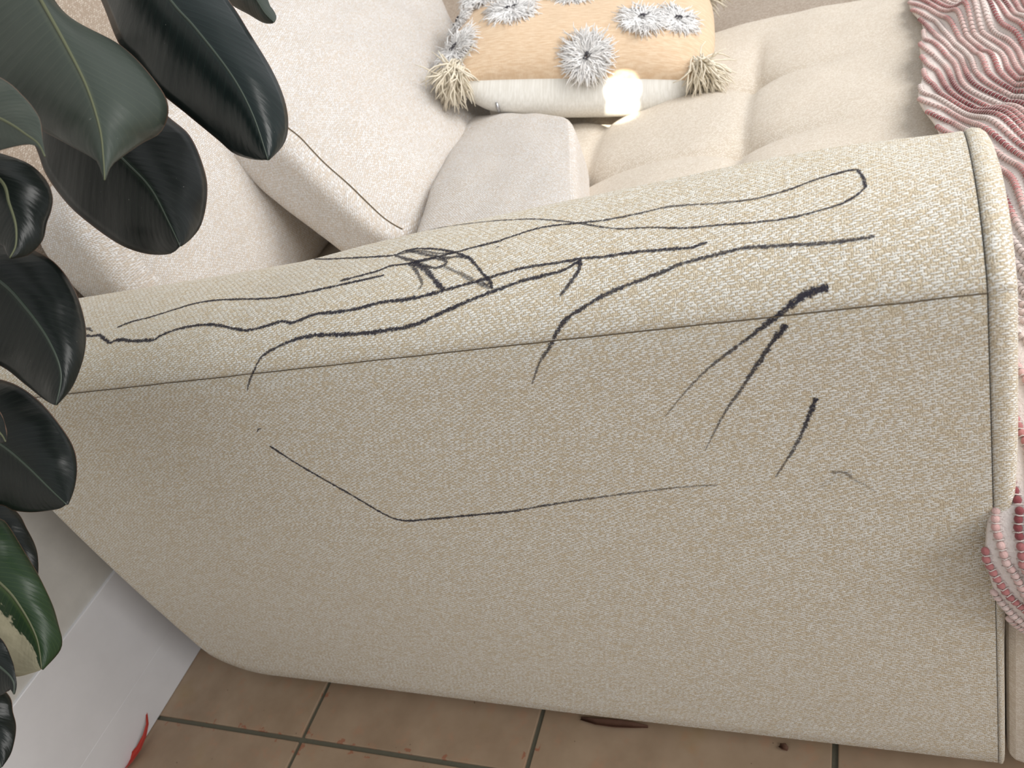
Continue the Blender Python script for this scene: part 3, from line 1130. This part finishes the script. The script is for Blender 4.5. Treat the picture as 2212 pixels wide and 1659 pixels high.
# pink roving: short puffs threaded in diagonal rows through the white net
PV, PF, TONE = [], [], []
NV, NF = [], []
ico = bmesh.new()
bmesh.ops.create_icosphere(ico, subdivisions=2, radius=1.0)
ICO_V = [v.co.copy() for v in ico.verts]
ICO_F = [tuple(v.index for v in f.verts) for f in ico.faces]
ico.free()
random.seed(3)
DS, DT, BW = 0.0090, 0.0056, 0.22
SH = 0.22                                   # slant of the rows
for r_ in range(-int(LEN * SH / DS) - 2, int(BW / DS) + 1):
    rt = random.random()
    for k in range(int(LEN / DT)):
        t = (k + 0.5) * DT / LEN
        s = (r_ * DS + k * DT * SH + 0.0012 * math.sin(k * .21 + r_)) / BW
        if not (0.012 < s < 0.99) or t > 0.995:
            continue
        y, z = path_at(t)
        if y > 1.1:
            continue
        p = blanket_pt(s, t)
        a, b = blanket_pt(s + 0.02, t), blanket_pt(s, t + 0.004)
        ds, dt = (a - p), (b - p)
        if ds.length < 1e-6 or dt.length < 1e-6:
            continue
        ds.normalize()
        dt.normalize()
        along = (dt + ds * SH).normalized()
        nr = ds.cross(along)
        if nr.dot(CAM - p) < 0:
            nr = -nr
        side = along.cross(nr).normalized()
        nr.normalize()
        tn = 0.52 + 0.8 * fbm((rt * 40, t * LEN * 7, 2.2), 1, 2) + 0.35 * fbm((s * .22, t * LEN, 7.1), 14, 2) + random.uniform(-.08, .08)
        tn -= 0.8 * smooth(.30, .22, y) * smooth(.10, .16, y)
        if rt < 0.2:
            tn -= 0.3
        tn = min(1, max(0, tn))
        b0 = len(PV)
        for c in ICO_V:
            PV.append(p + along * (c.x * DT * 0.56) + side * (c.y * DS * 0.31) + nr * (0.0012 + c.z * 0.0024))
            TONE.append(tn)
        for f in ICO_F:
            PF.append(tuple(b0 + q for q in f))
        # white stitch crossing between puffs
        e = p + along * (DT * 0.5)
        tube_data([e - side * DS * 0.42 + nr * 0.0006, e + nr * 0.0036, e + side * DS * 0.42 + nr * 0.0006], 0.00055, 3, NV, NF)
me = pymesh('roving_puffs', PV, PF)
at_ = me.attributes.new('tone', 'FLOAT', 'POINT')
at_.data.foreach_set('value', TONE)
o = adopt(link('roving_puffs', me, M_PUFF), blan)
o['kind'] = 'stuff'
o['label'] = 'pink roving puffs'
o = adopt(link('net_stitches', pymesh('net_stitches', NV, NF), M_KNIT), blan)
o['kind'] = 'stuff'

# ------------------------------------------------------------------ rubber plant
plant = empty('rubber_plant', (-0.86, -0.47, 0.0))
tag(plant, 'rubber plant with large glossy blackish green leaves in front of the sofa arm', 'plant')


def leaf(Lp, Mp, Rp, d0, d1, bulge=0.02, fold=0.0, arch=0.0, mat=None, rib=None, tip=None, ribw=0.0019, tw=0.0):
    """outline polylines base->tip in picture coordinates; d0/d1 distance of base and tip.
    bulge drops both margins away, fold is a V across, tw leans the blade about its rib"""
    n, mcol = 64, 8
    L, M, Rr = resample(Lp, n), resample(Mp, n), resample(Rp, n)
    P, UV, ribp = [], [], []
    for i in range(n):
        t = i / (n - 1)
        d = lerp(d0, d1, t) + arch * math.sin(math.pi * t)
        row, ur = [], []
        for k in range(-mcol, mcol + 1):
            c = k / mcol
            e = L[i] if c < 0 else Rr[i]
            a = abs(c)
            u, v = lerp(M[i][0], e[0], a), lerp(M[i][1], e[1], a)
            w_ = math.hypot(e[0] - M[i][0], e[1] - M[i][1]) * d / FPX
            dd = d + bulge * a * a * min(1, w_ / 0.03) + fold * a * w_ * 2 + tw * c * w_ * 4
            dd += 0.0012 * math.sin(t * 34 - a * 5) * a * min(1, w_ / .02)
            row.append(at(u, v, dd))
            ur.append((c, t))
        P.append(row)
        UV.append(ur)
        ribp.append(at(M[i][0], M[i][1], d - 0.0004))
    o = link('leaf', grid_mesh('leaf', P, UV), mat or M_LEAF)
    adopt(o, plant)
    s = o.modifiers.new('thickness', 'SOLIDIFY')
    s.thickness, s.offset = 0.0009, 0
    V, F = tube_data(ribp, [lerp(ribw, ribw * 0.22, i / (n - 1)) for i in range(n)], 6)
    r_ = adopt(link('midrib', pymesh('midrib', V, F), rib or M_RIBD), o)
    return P[0][mcol], o


bases = []
# A: wide grey-green leaf with a drip tip
q, o = leaf([(-60, -250), (-190, -120), (-180, 60), (-60, 190), (91, 280), (152, 314), (206, 344), (217, 362), (225, 388)],
            [(-55, -255), (20, -120), (88, 0), (148, 108), (189, 192), (216, 280), (224, 350), (226, 389)],
            [(-50, -255), (60, -110), (135, 24), (263, 101), (337, 179), (363, 232), (348, 283), (304, 310), (250, 348), (236, 364), (227, 388)],
            0.60, 0.47, 0.045, 0, -0.01, M_LEAFG, M_RIB)
bases.append(q)
# B: left edge leaf with curled tip
q, o = leaf([(-260, 150), (-180, 330), (-60, 345), (0, 325), (50, 313), (74, 314), (88, 322), (96, 338)],
            [(-262, 148), (-140, 200), (0, 256), (60, 293), (84, 312), (97, 338)],
            [(-260, 146), (-120, 120), (0, 168), (51, 209), (84, 253), (91, 287), (93, 310), (98, 338)],
            0.50, 0.43, 0.015, 0, 0, M_LEAFG, M_RIB)
bases.append(q)
# C: long dark leaf hanging at the top
q, o = leaf([(135, -300), (150, -150), (219, 0), (256, 91), (287, 125), (337, 190), (405, 247), (472, 302), (506, 331), (547, 344), (578, 345)],
            [(140, -305), (270, -140), (368, 0), (422, 61), (500, 162), (547, 250), (579, 346)],
            [(150, -305), (380, -150), (493, 0), (540, 74), (587, 152), (614, 216), (622, 270), (612, 312), (580, 346)],
            0.66, 0.57, 0.035, 0, -0.015, M_LEAFB, M_RIBD, tw=-0.05)
bases.append(q)
# D: almost black leaf below it
q, o = leaf([(-60, 60), (10, 180), (76, 314), (101, 378), (148, 442), (202, 489), (256, 526), (297, 543), (337, 550), (371, 547), (388, 533)],
            [(-55, 55), (110, 190), (263, 341), (324, 405), (364, 479), (389, 532)],
            [(-50, 50), (240, 150), (364, 253), (412, 297), (442, 371), (447, 422), (435, 483), (412, 516), (391, 532)],
            0.70, 0.61, 0.03, 0, 0.0, M_LEAF, M_RIBD, tw=0.03)
bases.append(q)
# E: small leaf at the left margin
q, o = leaf([(-190, 300), (-160, 420), (-90, 500), (0, 527), (12, 540), (20, 557)],
            [(-190, 296), (-90, 330), (0, 388), (20, 439), (34, 486), (34, 530), (21, 557)],
            [(-190, 292), (-80, 310), (0, 332), (61, 354), (98, 388), (113, 425), (110, 455), (100, 482), (91, 520), (61, 550), (22, 558)],
            0.52, 0.48, 0.02, 0, 0, M_LEAF, M_RIB)
bases.append(q)
# F
q, o = leaf([(-210, 520), (-190, 660), (-90, 760), (0, 789), (54, 829), (90, 858), (112, 872), (120, 875)],
            [(-210, 515), (-100, 550), (0, 608), (54, 663), (105, 735), (132, 807), (121, 875)],
            [(-205, 510), (-60, 500), (20, 515), (65, 536), (119, 569), (159, 623), (181, 688), (185, 735), (177, 782), (155, 836), (122, 875)],
            0.60, 0.545, 0.028, 0, 0, M_LEAF, M_RIBD)
bases.append(q)
# G
q, o = leaf([(-230, 850), (-200, 1000), (-100, 1080), (0, 1090), (29, 1102), (72, 1106), (126, 1099), (142, 1090)],
            [(-230, 845), (-110, 890), (0, 959), (54, 1003), (105, 1053), (144, 1090)],
            [(-230, 840), (-100, 800), (0, 820), (43, 836), (83, 865), (119, 905), (155, 959), (166, 1006), (161, 1053), (147, 1090)],
            0.64, 0.575, 0.02, 0, 0, M_LEAF, M_RIBD)
bases.append(q)
# H: sliver of a small leaf
q, o = leaf([(-110, 860), (-80, 950), (-20, 958), (10, 955)], [(-110, 855), (-50, 890), (0, 935), (12, 954)], [(-110, 850), (-40, 850), (0, 890), (14, 930), (13, 953)],
            0.53, 0.50, 0.008, 0, 0, M_LEAF, M_RIB)
bases.append(q)
# I: leaf in deep shade
q, o = leaf([(-200, 1050), (-150, 1220), (-40, 1300), (40, 1290), (70, 1270)], [(-200, 1045), (-80, 1100), (20, 1190), (72, 1268)], [(-190, 1040), (-60, 1050), (29, 1100), (58, 1143), (79, 1190), (82, 1240), (74, 1268)],
            0.72, 0.68, 0.02, 0, 0, M_LEAF, M_RIBD)
bases.append(q)
# J: scorched leaf
q, o = leaf([(-230, 1100), (-230, 1300), (-110, 1430), (-10, 1455), (36, 1461), (70, 1453), (88, 1447)],
            [(-230, 1095), (-110, 1170), (0, 1259), (43, 1309), (79, 1378), (90, 1445)],
            [(-225, 1090), (-100, 1085), (0, 1121), (18, 1136), (47, 1183), (83, 1244), (112, 1305), (126, 1352), (134, 1385), (126, 1410), (92, 1447)],
            0.62, 0.585, 0.02, 0, 0, M_LEAFD, M_RIB)
bases.append(q)
# K
q, o = leaf([(-190, 1330), (-170, 1450), (-80, 1515), (0, 1502), (22, 1488), (30, 1499)], [(-190, 1325), (-90, 1370), (0, 1440), (28, 1470), (30, 1500)],
            [(-190, 1320), (-80, 1320), (0, 1378), (25, 1425), (34, 1462), (35, 1483), (31, 1500)], 0.56, 0.53, 0.015, 0, 0, M_LEAF, M_RIBD)
bases.append(q)
# L
q, o = leaf([(-220, 1420), (-200, 1600), (-110, 1690), (-30, 1690), (0, 1660)], [(-220, 1415), (-110, 1500), (-20, 1600), (2, 1658)], [(-210, 1410), (-70, 1440), (14, 1497), (28, 1540), (34, 1575), (25, 1623), (4, 1657)],
            0.60, 0.56, 0.015, 0, 0, M_LEAF, M_RIBD)
bases.append(q)
# M: leaf tip seen nearly edge-on at the top
q, o = leaf([(330, -240), (420, -80), (489, 0), (540, 32), (570, 49), (590, 50)], [(350, -250), (480, -110), (548, -10), (572, 28), (592, 48)], [(370, -255), (540, -130), (578, 0), (590, 22), (597, 38), (593, 48)],
            0.70, 0.64, 0.03, 0.3, 0, M_LEAFG, M_RIBD)
bases.append(q)
# stem with leaf stalks, pot
stem = [Vector(p) for p in ((-0.86, -0.47, 0.22), (-0.88, -0.44, 0.36), (-0.87, -0.38, 0.5), (-0.82, -0.30, 0.64), (-0.75, -0.20, 0.78), (-0.70, -0.12, 0.90), (-0.68, -0.08, 1.02), (-0.66, -0.05, 1.12))]
sp = [Vector(p) for p in catmull([tuple(p) for p in stem], 0.02)]
V, F = tube_data(sp, [lerp(0.013, 0.006, i / (len(sp) - 1)) for i in range(len(sp))], 8)
adopt(link('stem', pymesh('stem', V, F), M_STEM), plant)
for q in bases:
    k = min(range(len(sp)), key=lambda i: (sp[i] - q).length + abs(sp[i].z + 0.02 - q.z))
    a = sp[k]
    md = (a + q) / 2 + Vector((0, 0, 0.012))
    V, F = tube_data([a, md, q], [0.004, 0.0032, 0.0026], 6)
    adopt(link('leaf_stalk', pymesh('leaf_stalk', V, F), M_RIBD), plant)
prof = [(0.0, 0.0), (0.085, 0.0), (0.092, 0.004), (0.118, 0.21), (0.124, 0.215), (0.124, 0.24), (0.114, 0.243), (0.108, 0.215), (0.0, 0.21)]
pc = Vector((-0.86, -0.47, 0))
P = [[pc + Vector((a * math.cos(t * math.pi / 18), a * math.sin(t * math.pi / 18), b)) for t in range(36)] for a, b in prof]
adopt(link('pot', grid_mesh('pot', P, [[(0, 0)] * 36] * len(prof), wrap=True), M_POT), plant)
P = [[pc + Vector((a * math.cos(t * math.pi / 12), a * math.sin(t * math.pi / 12), 0.224 + b + 0.003 * fbm((a * math.cos(t), a * math.sin(t), 0), 60))) for t in range(24)] for a, b in ((0.109, 0), (0.08, 0.003), (0.04, 0.005), (0.002, 0.006))]
adopt(link('soil', grid_mesh('soil', P, [[(0, 0)] * 24] * 4, wrap=True), M_SOIL), plant)


# ------------------------------------------------------------------ floor litter
def strip_leaf(name, pts, ws, mat, lift, curl=0.004):
    """curled blade lying on the floor, pts in picture coordinates"""
    n = len(pts)
    P = []
    C = [on(u, v, 2, z) for (u, v), z in zip(pts, lift)]
    for i in range(n):
        t = (C[min(n - 1, i + 1)] - C[max(0, i - 1)]).normalized()
        s = t.cross(Vector((0, 0, 1))).normalized()
        P.append([C[i] + s * (c * ws[i]) + Vector((0, 0, curl * c * c * min(1, ws[i] / 0.004))) for c in (-1, -.5, 0, .5, 1)])
    o = link(name, grid_mesh(name, P, [[(0, 0)] * 5] * n), mat)
    sm = o.modifiers.new('thickness', 'SOLIDIFY')
    sm.thickness, sm.offset = 0.0006, 0
    return o


o = strip_leaf('leaf_sheath', [(235, 1700), (262, 1665), (285, 1642), (303, 1618), (315, 1590), (320, 1565), (318, 1545), (313, 1528)],
               [0.007, 0.0085, 0.008, 0.0055, 0.0034, 0.0022, 0.0013, 0.0004], M_RED, [0.002, 0.002, 0.003, 0.006, 0.012, 0.018, 0.022, 0.025])
tag(o, 'curled red leaf sheath fallen on the tiles by the skirting board', 'leaf')
o = strip_leaf('dried_leaf_scrap', [(300, 1560), (304, 1572), (303, 1585), (300, 1595)], [0.003, 0.006, 0.006, 0.003], M_BROWN, [0.001, 0.003, 0.003, 0.001])
tag(o, 'small brown dried leaf scrap behind the red sheath', 'leaf')
o = strip_leaf('dried_leaf_scrap', [(1255, 1553), (1290, 1562), (1330, 1566), (1365, 1569), (1400, 1571)], [0.002, 0.004, 0.005, 0.004, 0.0015], M_BROWN, [0.001, 0.003, 0.004, 0.003, 0.001])
tag(o, 'brown curled dried leaf lying under the hem of the sofa arm', 'leaf')
o = strip_leaf('dried_leaf_scrap', [(1684, 1611), (1694, 1616), (1702, 1620)], [0.002, 0.004, 0.002], M_BROWN, [0.001, 0.002, 0.001])
tag(o, 'tiny brown scrap on the tile under the front end of the arm', 'leaf')

# aim the sunbeam at the pillow's front edge
hit = None
for me in (top_me, bot_me):
    b = BVHTree.FromPolygons([v.co for v in me.vertices], [tuple(p.vertices) for p in me.polygons])
    h = b.ray_cast(CAM, ray(*SUN_AIM).normalized())
    if h[0] is not None and (hit is None or h[3] < hit[1]):
        hit = (h[0], h[3])
aim = hit[0] if hit else PC
slo.rotation_euler = (aim - Vector(slo.location)).to_track_quat('-Z', 'Y').to_euler()
sb = BVHTree.FromPolygons([v.co for v in sc1.data.vertices], [tuple(p.vertices) for p in sc1.data.polygons])
h = sb.ray_cast(CAM, ray(1330, 262).normalized())
aim2 = h[0] if h[0] is not None else Vector((-0.4, 0.75, 0.43))
slo2.rotation_euler = (aim2 - Vector(slo2.location)).to_track_quat('-Z', 'Y').to_euler()
